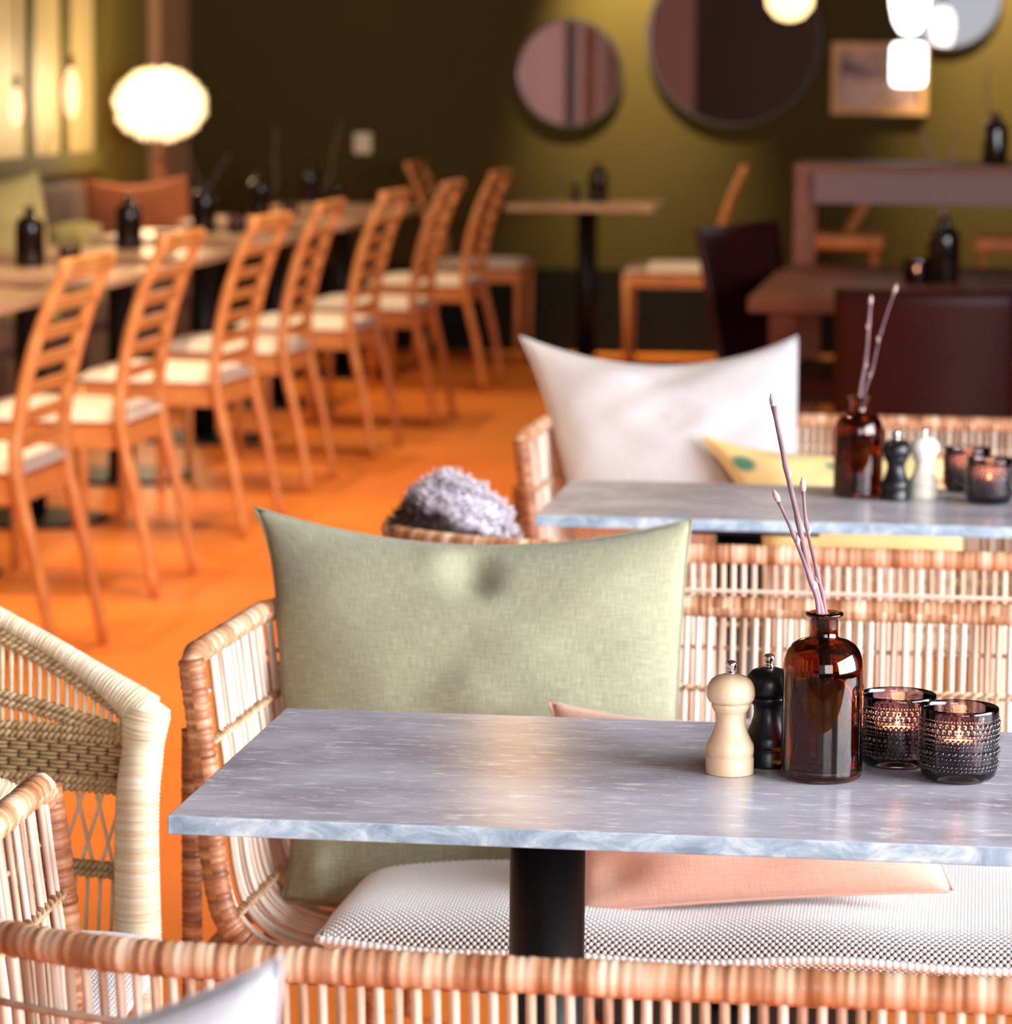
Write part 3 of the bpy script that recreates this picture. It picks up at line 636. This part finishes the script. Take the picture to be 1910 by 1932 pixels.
# ---------------------------------------------------------------- woven armchair (faces +X)
def woven_chair():
    t = thing('woven_armchair', 'cream woven reed armchair with rounded back, at the left edge', 'armchair', (-.845, 3.16, 0))
    # plan of the shell, local: x = 0 at the arm fronts, -x towards the back; far side +y
    plan = smoothpath([(0, .218, 0), (-.14, .245, 0), (-.30, .25, 0), (-.44, .20, 0), (-.525, .09, 0), (-.545, 0, 0), (-.525, -.09, 0), (-.44, -.20, 0), (-.30, -.25, 0), (-.14, -.24, 0), (0, -.215, 0)], 14)
    plan = np.array(plan); sL = np.concatenate([[0], np.cumsum(np.linalg.norm(np.diff(plan, axis=0), axis=1))]); LT = sL[-1]
    def at(s, z, off=0):
        s = min(max(s, 0), LT); p = np.array([np.interp(s, sL, plan[:, k]) for k in range(2)]); q = np.array([np.interp(min(s+.004, LT), sL, plan[:, k]) for k in range(2)]) - np.array([np.interp(max(s-.004, 0), sL, plan[:, k]) for k in range(2)])
        q /= np.linalg.norm(q); out = np.array([-q[1], q[0]])*-1.0   # outward
        c = np.array([-.25, 0]); 
        if np.dot(out, p-c) < 0: out = -out
        fl = (z-.45)*.10
        return (p[0]+out[0]*(fl+off), p[1]+out[1]*(fl+off), z)
    def ztop(s):
        a = min(s, LT-s)/(LT/2); return .680 + .194*math.sin(min(1, a*1.15)*math.pi/2)**.9
    ss = np.linspace(0, LT, 90)
    top = [at(s, ztop(s)) for s in ss]
    tp_ = np.array(top); sg = np.concatenate([[0], np.cumsum(np.linalg.norm(np.diff(tp_, axis=0), axis=1))]); tt = np.arange(0, sg[-1], .0014)
    pp = np.stack([np.interp(tt, sg, tp_[:, k]) for k in range(3)], 1)
    def rt(i):
        a = min(tt[i], sg[-1]-tt[i]); return (.0100+.0125*math.exp(-(a/.055)**1.3))*(1+.07*(abs(math.sin(math.pi*tt[i]/.0042))-.5))
    MB().tube(pp, rt, 12).obj('top_frame', M['cream'], t)
    for s, nm in ((0, 1), (LT, -1)):
        b = at(s, .45); tp = at(s, .69)
        pts = smoothpath([(b[0]+.004, b[1], 0), (b[0]+.003, b[1], .30), (b[0], b[1], .56), (b[0]+.001, tp[1], .64), (b[0]+.004, tp[1], .672), (b[0]+.008, tp[1], .694)], 5)
        zz = np.arange(0, .6945, .0014); A = np.array(pts); pp = np.stack([np.interp(zz, A[:, 2], A[:, k]) for k in range(3)], 1)
        def rp(i):
            z = zz[i]; base = np.interp(z, [0, .45, .60, .645, .668, .680, .688, .694], [.0245, .0240, .0222, .0214, .0238, .0250, .0230, .010])
            return float(base)*(1+.06*(abs(math.sin(math.pi*z/.0042))-.5))
        MB().tube(pp, rp, 18).obj('front_post', M['cream'], t)
    zb = .655
    def zmid(s): return zb + (ztop(s)-.028-zb)*.42
    def spoke(s, z0, z1, r, s2=None):
        n = 6; s2 = s if s2 is None else s2
        return MB().tube([at(s+(s2-s)*k/n, z0+(z1-z0)*k/n) for k in range(n+1)], r, 6)
    sp = .0100
    k = 0
    for s in np.arange(.03, LT-.02, sp):
        lean = .35*(ztop(s)-zb)*(1 if s < LT/2 else -1)*(1-abs(2*s/LT-1))
        spoke(s, zb, ztop(s)-.02, .0030, s+lean*.3).obj('spoke', M['reed'], t)
    def band(zf, amp, pitch, r, off=0): return cordmesh([at(s, zf(s), off) for s in ss[1:-1]], amp, pitch, r)
    for zf in (lambda s: ztop(s)-.021, lambda s: ztop(s)-.0135, lambda s: zmid(s), lambda s: zmid(s)-.008, lambda s: .650, lambda s: .658, lambda s: .606, lambda s: .599, lambda s: .520, lambda s: .512):
        band(zf, .0042, .014, .0030).obj('braid', M['braid'], t)
    # basket band: raised stitches in brick order
    mb = MB(); row = 0
    for z in np.arange(.611, .648, .0042):
        for i, s in enumerate(np.arange(.02, LT-.02, .022)):
            s0 = s+(.011 if row % 4 < 2 else 0)
            mb.tube([at(s0, z, .0025), at(s0+.004, z, -.0022), at(s0+.011, z, -.0030), at(s0+.018, z, -.0022), at(s0+.0215, z, .0025)], .0021, 5)
        row += 1
    wv = mb.obj('basket_weave', M['braid'], t); wv['kind'] = 'stuff'
    mb = MB(); G = [at(s, z, .003) for s in ss for z in (.608, .650)]
    mb.add(G, [(2*i, 2*i+2, 2*i+3, 2*i+1) for i in range(len(ss)-1)]).obj('weave_backing', M['braid'], t)
    # open lattice below
    for s in np.arange(.02, LT-.05, .023):
        spoke(s, .602, .516, .0021, s+.026).obj('lattice_reed', M['reed'], t)
        spoke(s+.012, .602, .516, .0021, s-.014).obj('lattice_reed', M['reed'], t)
    for s in np.arange(.03, LT-.02, .0145): spoke(s, .512, .40, .0022).obj('lower_spoke', M['reed'], t)
    band(lambda s: .40, .006, .016, .005).obj('seat_ring', M['braid'], t)
    G = [at(s, .405, -.006) for s in ss]; MB().add(G, [tuple(range(len(G)))]).obj('seat_deck', M['braid'], t, False)
    for x, y in ((-.43, .17), (-.43, -.17)): wrap_tube([(x-.02, y, 0), (x, y, .40)], .022, .0045, 12, .1, 3).obj('rear_leg', M['cream'], t)
    return t
woven_chair()
dotted_cushion('seat_cushion', 'white dotted cushion on the cream woven armchair', -.205, .205, -.045, .46, .442, .032, (-.845, 3.16, 0), math.pi/2)

# ---------------------------------------------------------------- sheepskin over the bench corner
def fur_mat():
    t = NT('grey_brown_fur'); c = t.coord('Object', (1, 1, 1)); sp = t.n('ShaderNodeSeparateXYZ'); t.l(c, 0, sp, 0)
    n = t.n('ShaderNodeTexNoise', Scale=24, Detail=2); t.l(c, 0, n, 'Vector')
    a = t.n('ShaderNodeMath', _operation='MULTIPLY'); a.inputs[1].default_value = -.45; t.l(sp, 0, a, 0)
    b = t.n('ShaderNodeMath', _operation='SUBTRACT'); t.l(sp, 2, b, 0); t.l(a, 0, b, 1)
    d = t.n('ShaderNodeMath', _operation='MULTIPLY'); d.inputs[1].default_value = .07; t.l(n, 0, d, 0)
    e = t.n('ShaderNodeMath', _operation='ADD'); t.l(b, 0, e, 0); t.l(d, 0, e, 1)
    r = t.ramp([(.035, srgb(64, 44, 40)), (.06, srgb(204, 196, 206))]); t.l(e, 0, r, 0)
    t.l(r, 0, t.b, 'Base Color'); t.b.inputs['Roughness'].default_value = .8; return t.m
M['fur'] = fur_mat()
def sheepskin():
    c = P(858, 985, Y=4.47); mb = MB(); n = 28; m2 = 16; rg = np.random.default_rng(4)
    root = []
    prof = [(.082, -.06), (.080, -.02), (.073, .004), (.060, .024), (.042, .040), (.022, .051), (.0, .056)]
    prof = [(float(np.interp(q, range(7), [p[0] for p in prof])), float(np.interp(q, range(7), [p[1] for p in prof]))) for q in np.linspace(0, 6, m2)]
    V = []
    for j, (r, z) in enumerate(prof):
        for k in range(n):
            a = 2*math.pi*k/n; w = 1+.07*math.sin(3*a+j)+.05*math.sin(7*a+2*j)
            V.append((r*w*math.cos(a)-.18*max(z, 0)+.0, r*w*.62*math.sin(a), z+.006*math.sin(5*a+j*1.3)))
    f = [(i*n+k, i*n+(k+1) % n, (i+1)*n+(k+1) % n, (i+1)*n+k) for i in range(m2-1) for k in range(n)] + [tuple(range(n-1, -1, -1))]
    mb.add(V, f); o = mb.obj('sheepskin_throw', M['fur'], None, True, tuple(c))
    fb = MB(); V = np.array(V)
    for _ in range(2600):
        i = rg.integers(0, len(V)-n); p = V[i]+(V[i+1]-V[i])*rg.random()*.5 + (V[min(i+n, len(V)-1)]-V[i])*rg.random()
        o_ = p-np.array([-.02, 0, -.05]); o_ /= np.linalg.norm(o_)
        d = o_+rg.normal(0, .55, 3); d /= np.linalg.norm(d); d2 = d+rg.normal(0, .7, 3)+np.array([.1, 0, -.5]); d2 /= np.linalg.norm(d2)
        q = p+d*.007; s = q+d2*.009; fb.tube([p, q, s], lambda k: (.0011, .0009, .0003)[k], 3)
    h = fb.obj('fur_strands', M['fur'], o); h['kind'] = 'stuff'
    return tag(o, 'shaggy grey and brown fur showing above the green pillow', 'fur throw')
sheepskin()

# ---------------------------------------------------------------- ladder back chairs (face -X)
def make_chair():
    t = thing('ladder_chair', 'x', 'chair', (0, 0, 0), 0, 'ladder back oak chairs')
    hw = .205
    spine = smoothpath([(.055, 0, 0), (.015, 0, .22), (-.035, 0, .45), (-.02, 0, .62), (.025, 0, .78), (.085, 0, .915)], 4)
    def sx(z): return float(np.interp(z, [p[2] for p in spine], [p[0] for p in spine]))
    for s in (-1, 1):
        k = len(spine)
        MB().tube([(p[0], s*(hw-.012*(1 if p[2] > .5 else 0)), p[2]) for p in spine], lambda i: .015+.007*math.sin(math.pi*i/(k-1)), 8, .8).obj('back_post', M['chairwood'], t)
        MB().tube([(-.43, s*.195, 0), (-.435, s*.20, .43)], lambda i: (.013, .018)[i], 8).obj('front_leg', M['chairwood'], t)
        MB().bar((-.435, s*.195, .405), (-.04, s*.195, .405), .022, .055).obj('side_rail', M['chairwood'], t, False)
    MB().bar((-.435, -.195, .405), (-.435, .195, .405), .022, .055).obj('front_rail', M['chairwood'], t, False)
    MB().bar((-.035, -.195, .405), (-.035, .195, .405), .022, .055).obj('back_rail', M['chairwood'], t, False)
    MB().bar((sx(.897), -hw-.005, .897), (sx(.897), hw+.005, .897), .024, .045).obj('top_rail', M['chairwood'], t, False, bevel=.006)
    for z in (.815, .750, .688, .626, .565, .508):
        MB().bar((sx(z), -hw+.01, z), (sx(z), hw-.01, z), .016, .026).obj('ladder_slat', M['chairwood'], t, False)
    mb = MB(); n = 16; k = n+1
    for sgn in (1, -1):
        G = []
        for j in range(k):
            for i in range(k):
                u = -1+2*i/n; v = -1+2*j/n; e = max(0, (1-u**8)*(1-v**8))**.5
                G.append((-.235+.215*u, .205*v*(1-.04*u), .445+(.030*e+.008*(1-u*u)*(1-v*v) if sgn > 0 else -.012*e)))
        f = [(j*k+i, j*k+i+1, (j+1)*k+i+1, (j+1)*k+i) for j in range(n) for i in range(n)]
        mb.add(G, f if sgn > 0 else [q[::-1] for q in f])
    mb.obj('seat_pad', M['seatpad'], t)
    return t
chair0 = make_chair()
CY = [7.53, 8.66, 9.78, 10.84, 11.84, 12.88, 14.34]
CX = [-2.02, -2.07, -2.07, -2.10, -2.06, -2.02, -2.04]
CL = ['largest ladder back chair, at the left edge of the row', 'second ladder back chair from the left in the row', 'third ladder back chair from the left in the row', 'fourth ladder back chair from the left, middle of the row', 'fifth ladder back chair from the left in the row', 'sixth ladder back chair from the left in the row', 'last ladder back chair at the far right end of the row']
for i, (x, y, l) in enumerate(zip(CX, CY, CL)):
    loc = (x-.045, y, 0); rz = random.uniform(-.05, .05)
    if i == 0: chair0['label'] = l; chair0.location = loc
    else: copy_tree(chair0, None, l, loc, rz)
copy_tree(chair0, None, 'ladder back chair left of the small far table, turned towards it', (-2.52, 15.70, 0), math.pi)
copy_tree(chair0, None, 'ladder back chair right of the small far table, with a cream seat', (-1.15, 15.55, 0), .03)

# ---------------------------------------------------------------- left row of tables, banquette
def cafe_table(label, loc, w=.66, d=.66):
    t = thing('cafe_table', label, 'table', loc, 0, 'small tables with black columns')
    MB().box((-w/2, -d/2, .715), (w/2, d/2, .74)).obj('tabletop', M['tabletopwood'], t, False, bevel=.002)
    MB().lathe([(.045, .012), (.045, .715)], 24).obj('column', M['black'], t)
    MB().lathe([(.23, 0), (.23, .008), (.21, .014)], 28).obj('base_plate', M['black'], t, False)
    return t
TY = [8.72, 9.86, 10.95, 12.15, 13.45, 14.85]
TL_ = ['small table at the left edge behind the largest ladder chair', 'small table with the leftmost amber bottle', 'small table with the bottle in front of the orange pillow', 'small table with the bottle just right of the orange pillow', 'small table with the bottle under the dark wall, right of the lamp', 'farthest small table of the left row']
for y, l in zip(TY, TL_): cafe_table(l, (-2.78, y, 0))
cafe_table('small far table standing alone between two ladder back chairs', (-1.78, 15.55, 0), .66, .66)
BL_ = ['leftmost small amber bottle in the left row of tables', 'amber bottle standing in front of the orange pillow', 'amber bottle just right of the orange pillow', 'amber bottle in the left row below the dark wall', 'farthest amber bottle of the left row']
BP = [(57, 503), (243, 470), (385, 438), (520, 402), (622, 376)]
for i, ((x, y), l) in enumerate(zip(BP, BL_)):
    p = P(x, y, Z=.74); ty = TY[i+1]; loc = (min(max(p[0], -3.05), -2.5), min(max(p[1], ty-.28), ty+.28), .7402)
    bottle(l, loc, False, 1.25)
    q = (loc[0]+.13, loc[1]-.03, .7402)
    v = thing('votive_holder', ['dark votive beside the leftmost small amber bottle', 'dark votive beside the bottle in front of the orange pillow', 'dark votive beside the bottle right of the orange pillow', 'dark votive in the left row below the dark wall', 'farthest dark votive of the left row'][i], 'candle holder', q, 0, 'glass votive holders')
    link('glass_cup', cup_me, v)
tz = .7402+.02
for l, x, px in [('thin twig in the leftmost small amber bottle', 0, [(60, 400), (72, 330), (98, 250)]), ('left twig in the bottle right of the orange pillow', 2, [(382, 375), (370, 330), (352, 282)]), ('right twig in the bottle right of the orange pillow', 2, [(388, 375), (405, 335), (432, 292)]), ('twig in the left row bottle below the dark wall', 3, [(520, 350), (518, 300), (522, 240)]), ('twig in the farthest bottle of the left row', 4, [(622, 335), (630, 280), (645, 228)])]:
    ty = TY[x+1]; p = P(*BP[x], Z=.74); yy = min(max(p[1], ty-.28), ty+.28); xx = min(max(p[0], -3.05), -2.5)
    twig(l, [(xx, yy, tz)] + [P(a, b, Y=yy) for a, b in px], .0022, .0016, False)
bf = P(1128, 378, Z=.74); bottle('dark bottle on the small far table', (-1.74, 15.62, .7402), False, 1.25)
mill('small black mill beside the dark bottle on the small far table', (-1.84, 15.60, .7402), M['blackwood'])
bq = thing('banquette', 'long brown banquette along the left wall behind the small tables', 'banquette', (XL, 11.6, 0))
MB().box((.02, -3.6, 0), (.56, 2.5, .36)).obj('base', M['banq'], bq, False, bevel=.01)
MB().box((.02, -3.6, .362), (.58, 2.5, .46)).obj('seat', M['banq'], bq, False, bevel=.03)
MB().box((.02, -3.6, .462), (.13, 2.5, .86)).obj('backrest', M['banq'], bq, False, bevel=.03)
pillow('throw_pillow', [P(160, 335, Y=13.9), P(352, 328, Y=13.9), P(176, 500, Y=13.8)*[1, 1, 0]+[0, 0, .47], P(364, 500, Y=13.8)*[1, 1, 0]+[0, 0, .47]], 'terracotta orange pillow below the feather lamp', M['orangecloth'], .06, (.04, 0, .0, .0), (2, 2, 4, 4), (), 28, seed=20)
pillow('throw_pillow', [P(-150, 345, Y=11.5), P(72, 322, Y=11.5), P(-120, 500, Y=11.42)*[1, 1, 0]+[0, 0, .47], P(112, 500, Y=11.42)*[1, 1, 0]+[0, 0, .47]], 'pale yellow-cream pillow at the left edge', M['creamcloth'], .06, (.03, 0, .0, .0), (2, 2, 4, 4), (), 28, seed=21)
pillow('throw_pillow', [P(88, 432, Y=12.72), P(190, 425, Y=12.72), P(90, 500, Y=12.64)*[1, 1, 0]+[0, 0, .47], P(196, 500, Y=12.64)*[1, 1, 0]+[0, 0, .47]], 'small yellow pillow left of the terracotta orange pillow', M['creamcloth'], .06, (-.02, 0, .0, .0), (2, 2, 4, 4), (), 28, seed=22)

# ---------------------------------------------------------------- feather lamp
def feather_lamp():
    c = P(302, 197, Y=14.6); rx = .205; rz = .155
    t = thing('feather_lamp', 'glowing white feather floor lamp in the far left corner', 'lamp', (c[0], c[1], 0))
    rg = np.random.default_rng(2); mb = MB(); mb.lathe([(rx*.86*math.cos(a), c[2]+rz*.86*math.sin(a)) for a in np.linspace(-1.5, 1.5, 18)], 36)
    for _ in range(900):
        a = rg.uniform(0, 2*math.pi); b = math.asin(rg.uniform(-1, 1))
        n = np.array([math.cos(a)*math.cos(b), math.sin(a)*math.cos(b), math.sin(b)])
        p = n*np.array([rx, rx, rz])*.84; e = n+rg.normal(0, .25, 3); e /= np.linalg.norm(e); s = np.cross(e, rg.normal(0, 1, 3)); s /= np.linalg.norm(s)
        L = rg.uniform(.02, .042); v = [p, p+e*L*.5+s*.012, p+e*L, p+e*L*.5-s*.012]
        mb.add([q+np.array([0, 0, c[2]]) for q in v], [(0, 1, 2, 3)])
    mb.obj('feather_shade', M['feather'], t)
    MB().tube([(0, 0, c[2]-.30), (0, 0, c[2]-.12)], .012, 8).obj('stem', M['darkwood'], t)
    for k in range(3):
        a = 2*math.pi*k/3+.5; MB().tube([(0, 0, c[2]-.26), (.26*math.cos(a), .26*math.sin(a), 0)], .012, 8).obj('tripod_leg', M['darkwood'], t)
    l = bpy.data.lights.new('feather_glow', 'POINT'); l.energy = 22; l.color = (1, .72, .40); l.shadow_soft_size = .2
    o = bpy.data.objects.new('feather_glow', l); COL.objects.link(o); o.location = (c[0]+.05, c[1]-.32, c[2]+.05)
feather_lamp()

# ---------------------------------------------------------------- back wall: mirrors, picture, switch
def mirror(label, x, y, r):
    c = P(x, y, Y=YB-.02); t = thing('round_mirror', label, 'mirror', (c[0], YB-.004, c[2]), 0, 'round wall mirrors')
    def disc(r0_, r1_, y0_, y1_, m, nm):
        n = 64; mb = MB(); v = [(r*math.cos(2*math.pi*k/n), yy, r*math.sin(2*math.pi*k/n)) for (r, yy) in ((r1_, y1_), (r1_, y0_), (r0_, y0_), (r0_, y1_)) for k in range(n)]
        f = [(i*n+k, i*n+(k+1) % n, ((i+1) % 4)*n+(k+1) % n, ((i+1) % 4)*n+k) for i in range(4) for k in range(n)]
        mb.add(v, f).obj(nm, m, t, False)
    n = 64; MB().add([(r*math.cos(2*math.pi*k/n), -.012, r*math.sin(2*math.pi*k/n)) for k in range(n)], [tuple(range(n))]).obj('glass', M['mirror'], t, False)
    disc(r-.004, r+.010, -.022, 0, M['rim'], 'rim')
sw = 16.3/math.cos(.13)
mirror('small round wall mirror left of the large mirror', 1074, 138, 98/398)
mirror('largest round wall mirror, middle of the three', 1385, 72, 160/398)
mirror('round wall mirror at the top right corner', 1792, -10, 96/398)
def picture():
    a = P(1571, 80, Y=YB-.02); b = P(1749, 217, Y=YB-.02); w = (b[0]-a[0])/2; h = (a[2]-b[2])/2
    t = thing('framed_picture', 'small picture in a light oak frame on the olive wall', 'picture', ((a[0]+b[0])/2, YB-.001, (a[2]+b[2])/2))
    q = NT('pale_grey_landscape'); m = q.coord('Object', (3.5, 1, 6)); n = q.n('ShaderNodeTexNoise', Scale=1.2, Detail=2); q.l(m, 0, n, 'Vector')
    r = q.ramp([(.35, srgb(96, 74, 86)), (.5, srgb(196, 158, 146)), (.65, srgb(226, 190, 172))]); q.l(n, 0, r, 0); q.l(r, 0, q.b, 'Base Color'); q.b.inputs['Roughness'].default_value = .5
    MB().box((-w+.03, -.012, -h+.03), (w-.03, -.002, h-.03)).obj('print', q.m, t, False)
    for lo, hi in (((-w, -.03, -h), (w, 0, -h+.035)), ((-w, -.03, h-.035), (w, 0, h)), ((-w, -.03, -h+.035), (-w+.035, 0, h-.035)), ((w-.035, -.03, -h+.035), (w, 0, h-.035))):
        MB().box(lo, hi).obj('frame_side', M['oakframe'], t, False)
picture()
c = P(685, 270, Y=YB); t = thing('wall_switch', 'small cream square switch on the dark wall', 'switch', (c[0], YB, c[2]))
MB().box((-.043, -.012, -.05), (.043, -.0005, .05)).obj('switch_plate', M['plastic'], t, False, bevel=.003)
MB().box((-.022, -.018, -.028), (.022, -.012, .028)).obj('rocker', M['plastic'], t, False, bevel=.002)

# ---------------------------------------------------------------- hanging lamps
def pendant(name, label, loc, prof, m, extra=None):
    t = thing(name, label, 'lamp', loc); MB().lathe(prof, 28).obj('glass_shade', m, t)
    z1 = prof[-1][1]; MB().lathe([(.012, z1), (.012, z1+.05)], 16).obj('socket', M['brass'], t)
    MB().tube([(0, 0, z1+.05), (0, 0, ZC-loc[2])], .004, 6).obj('cord', M['brass'], t)
    if extra: MB().lathe(extra, 28).obj('lower_glass', m, t); MB().lathe([(.03, extra[-1][1]), (.03, prof[0][1])], 16).obj('collar', M['brass'], t)
    return t
c = P(1716, 65, Y=12.0); s = 12.1/F
pendant('pendant_lamp', 'bright white two-part glass pendant in front of the oak framed picture', tuple(c),
        [(.012, 0), (.032, .008), (.052, .04), (.064, .09), (.070, .15), (.062, .21), (.03, .25)], M['opal'],
        [(.03, -.178), (.052, -.175), (.060, -.160), (.061, -.10), (.060, -.045), (.050, -.030), (.03, -.028)])
c = P(1490, 40, Y=12.6)
c9 = P(972, 1388, Z=.74); k9 = 5.6; d9 = c9-CAM; d9 = d9/np.linalg.norm(d9); d9[2] = -d9[2]; c9 = c9+d9*k9
pendant('pendant_lamp', 'warm pendant high over the aisle, mirrored as an orange glow in the nearest tabletop', tuple(c9), [(.015, 0), (.06, .012), (.09, .05), (.09, .09), (.07, .15), (.03, .22)], M['aisleglow'])
pendant('pendant_lamp', 'warm glowing teardrop pendant standing in for a reflection in the largest mirror', tuple(c), [(.015, 0), (.05, .012), (.082, .05), (.088, .09), (.07, .15), (.03, .22)], M['warmglow'])  # lamp reflection in the mirror, modelled as a hanging glass
c = P(31, 238, Y=12.6)  # lamp reflections in the window panes, modelled as two hanging lamps
pendant('reflection_pendant', 'small orange glowing bulb with black socket, a window-pane reflection built as a solid lamp', tuple(c), [(.004, 0), (.018, .02), (.026, .06), (.022, .10), (.010, .14)], M['glint'])
c = P(135, 225, Y=13.2)
pendant('reflection_pendant', 'paler glowing bulb left of the feather lamp, a pane reflection built solid', tuple(c), [(.004, 0), (.022, .03), (.032, .09), (.026, .15), (.010, .20)], M['glint'])

# ---------------------------------------------------------------- right side of the room
t = thing('wooden_table', 'dark orange wooden table behind the oxblood leather chair', 'table', (.35, 10.0, 0))
MB().box((-.97, -.80, .70), (.97, .80, .74)).obj('tabletop', M['darkwood'], t, False, bevel=.004)
for x in (-.88, .88):
    for y in (-.7, .7): MB().box((x-.035, y-.035, 0), (x+.035, y+.035, .70)).obj('leg', M['darkwood'], t, False)
t = thing('bar_table', 'tall rosy brown bar table with a grey-pink apron panel', 'table', (.36, 11.25, 0))
MB().box((-.96, -.25, 1.022), (.96, .25, 1.048)).obj('tabletop', M['pinkwood'], t, False)
MB().box((-.90, -.235, .925), (.90, -.215, 1.022)).obj('apron', M['apron'], t, False)
for x in (-.935, .935):
    for y in (-.22, .22): MB().box((x-.024, y-.024, 0), (x+.024, y+.024, 1.022)).obj('leg', M['pinkwood'], t, False)
bottle('amber bottle with a dark twig standing on the tall bar table', (.03, 11.2, 1.0483), False, 1.15)
twig('dark twig in the bottle on the bar table', [(.03, 11.2, 1.07), P(1870, 240, Y=11.2), P(1862, 170, Y=11.2), P(1868, 120, Y=11.2)], .003, .002, False)
w = P(1780, 533, Z=.74); bottle('dark amber bottle with twigs on the dark wooden table', (w[0], w[1], .7403), False, 1.32)
for l, px in (('left twig in the bottle on the dark wooden table', [(1775, 370), (1760, 300), (1735, 240)]), ('right twig in the bottle on the dark wooden table', [(1782, 370), (1795, 290), (1810, 235)])):
    twig(l, [(w[0], w[1], .76)] + [P(a, b, Y=w[1]) for a, b in px], .003, .002, False)
w2 = P(1730, 537, Z=.74)
votive('dark votive beside the bottle on the dark wooden table', 'dim tealight in the votive on the dark wooden table', (w2[0], w2[1], .7403), 0, 1.15, False)

def leather_chair(label, loc, rz, w=.46, ztop=.80, flare=.0):
    t = thing('leather_chair', label, 'chair', loc, rz, 'oxblood leather chairs')
    # shell back: curved sheet with thickness, local +y is the back side
    n, k = 18, 10
    def sh(off):
        G = []
        for j in range(k+1):
            v = j/k; z = .40+(ztop-.40)*v
            for i in range(n+1):
                u = -1+2*i/n
                G.append((u*(w/2)*(1+flare*v), .20+.07*v-.07*u*u*(1-.3*v)-off, z+flare*.10*u*u*v))
        return G
    mb = MB(); r = n+1; A = sh(0); B = sh(.022)
    f = [(j*r+i, j*r+i+1, (j+1)*r+i+1, (j+1)*r+i) for j in range(k) for i in range(n)]
    m = len(A); rim = [i for i in range(r)] + [j*r+n for j in range(1, k+1)] + [k*r+i for i in range(n-1, -1, -1)] + [j*r for j in range(k-1, 0, -1)]
    fr = [(rim[a], rim[(a+1) % len(rim)], m+rim[(a+1) % len(rim)], m+rim[a]) for a in range(len(rim))]
    mb.add(A+B, [q[::-1] for q in f] + [tuple(m+x for x in q) for q in f] + fr).obj('backrest', M['leather'], t)
    MB().box((-w/2+.01, -.25, .41), (w/2-.01, .19, .47)).obj('seat', M['leather'], t, False, bevel=.02)
    MB().box((-w/2+.03, -.22, .385), (w/2-.03, .17, .41)).obj('seat_frame', M['black'], t, False)
    for x in (-1, 1):
        for y in (-.21, .17): MB().tube([(x*(w/2-.045), y, .386), (x*(w/2-.02), y*1.08, 0)], .011, 8).obj('leg', M['black'], t)
    return t
leather_chair('oxblood leather chair seen from behind, beyond the farther stone table', (-.14, 8.92, 0), math.pi, .455, .80)
leather_chair('dark red leather shell chair at the left end of the dark wooden table', (-.53, 10.23, 0), math.radians(72), .56, .88, .10)
def stool(label, loc, rz):
    t = thing('bar_stool', label, 'stool', loc, rz, 'honey wood bar stools')
    MB().box((-.17, -.16, .665), (.17, .16, .72)).obj('seat', M['chairwood'], t, False, bevel=.015)
    MB().bar((.02, .17, .72), (.10, .21, .86), .05, .02).obj('back_post', M['chairwood'], t, False)
    for x in (-1, 1):
        for y in (-1, 1): MB().tube([(x*.13, y*.12, .665), (x*.18, y*.17, 0)], .014, 8).obj('leg', M['chairwood'], t)
    MB().tube([(-.15, -.14, .25), (.15, -.14, .25)], .01, 6).obj('foot_rest', M['chairwood'], t)
stool('honey wood stool seen under the bar table, left of the dark bottle', tuple(P(1588, 420, Y=13.4)[:2])+(0,), 0)
stool('honey wood stool seen under the bar table at the right edge', tuple(P(1925, 424, Y=13.4)[:2])+(0,), 0)
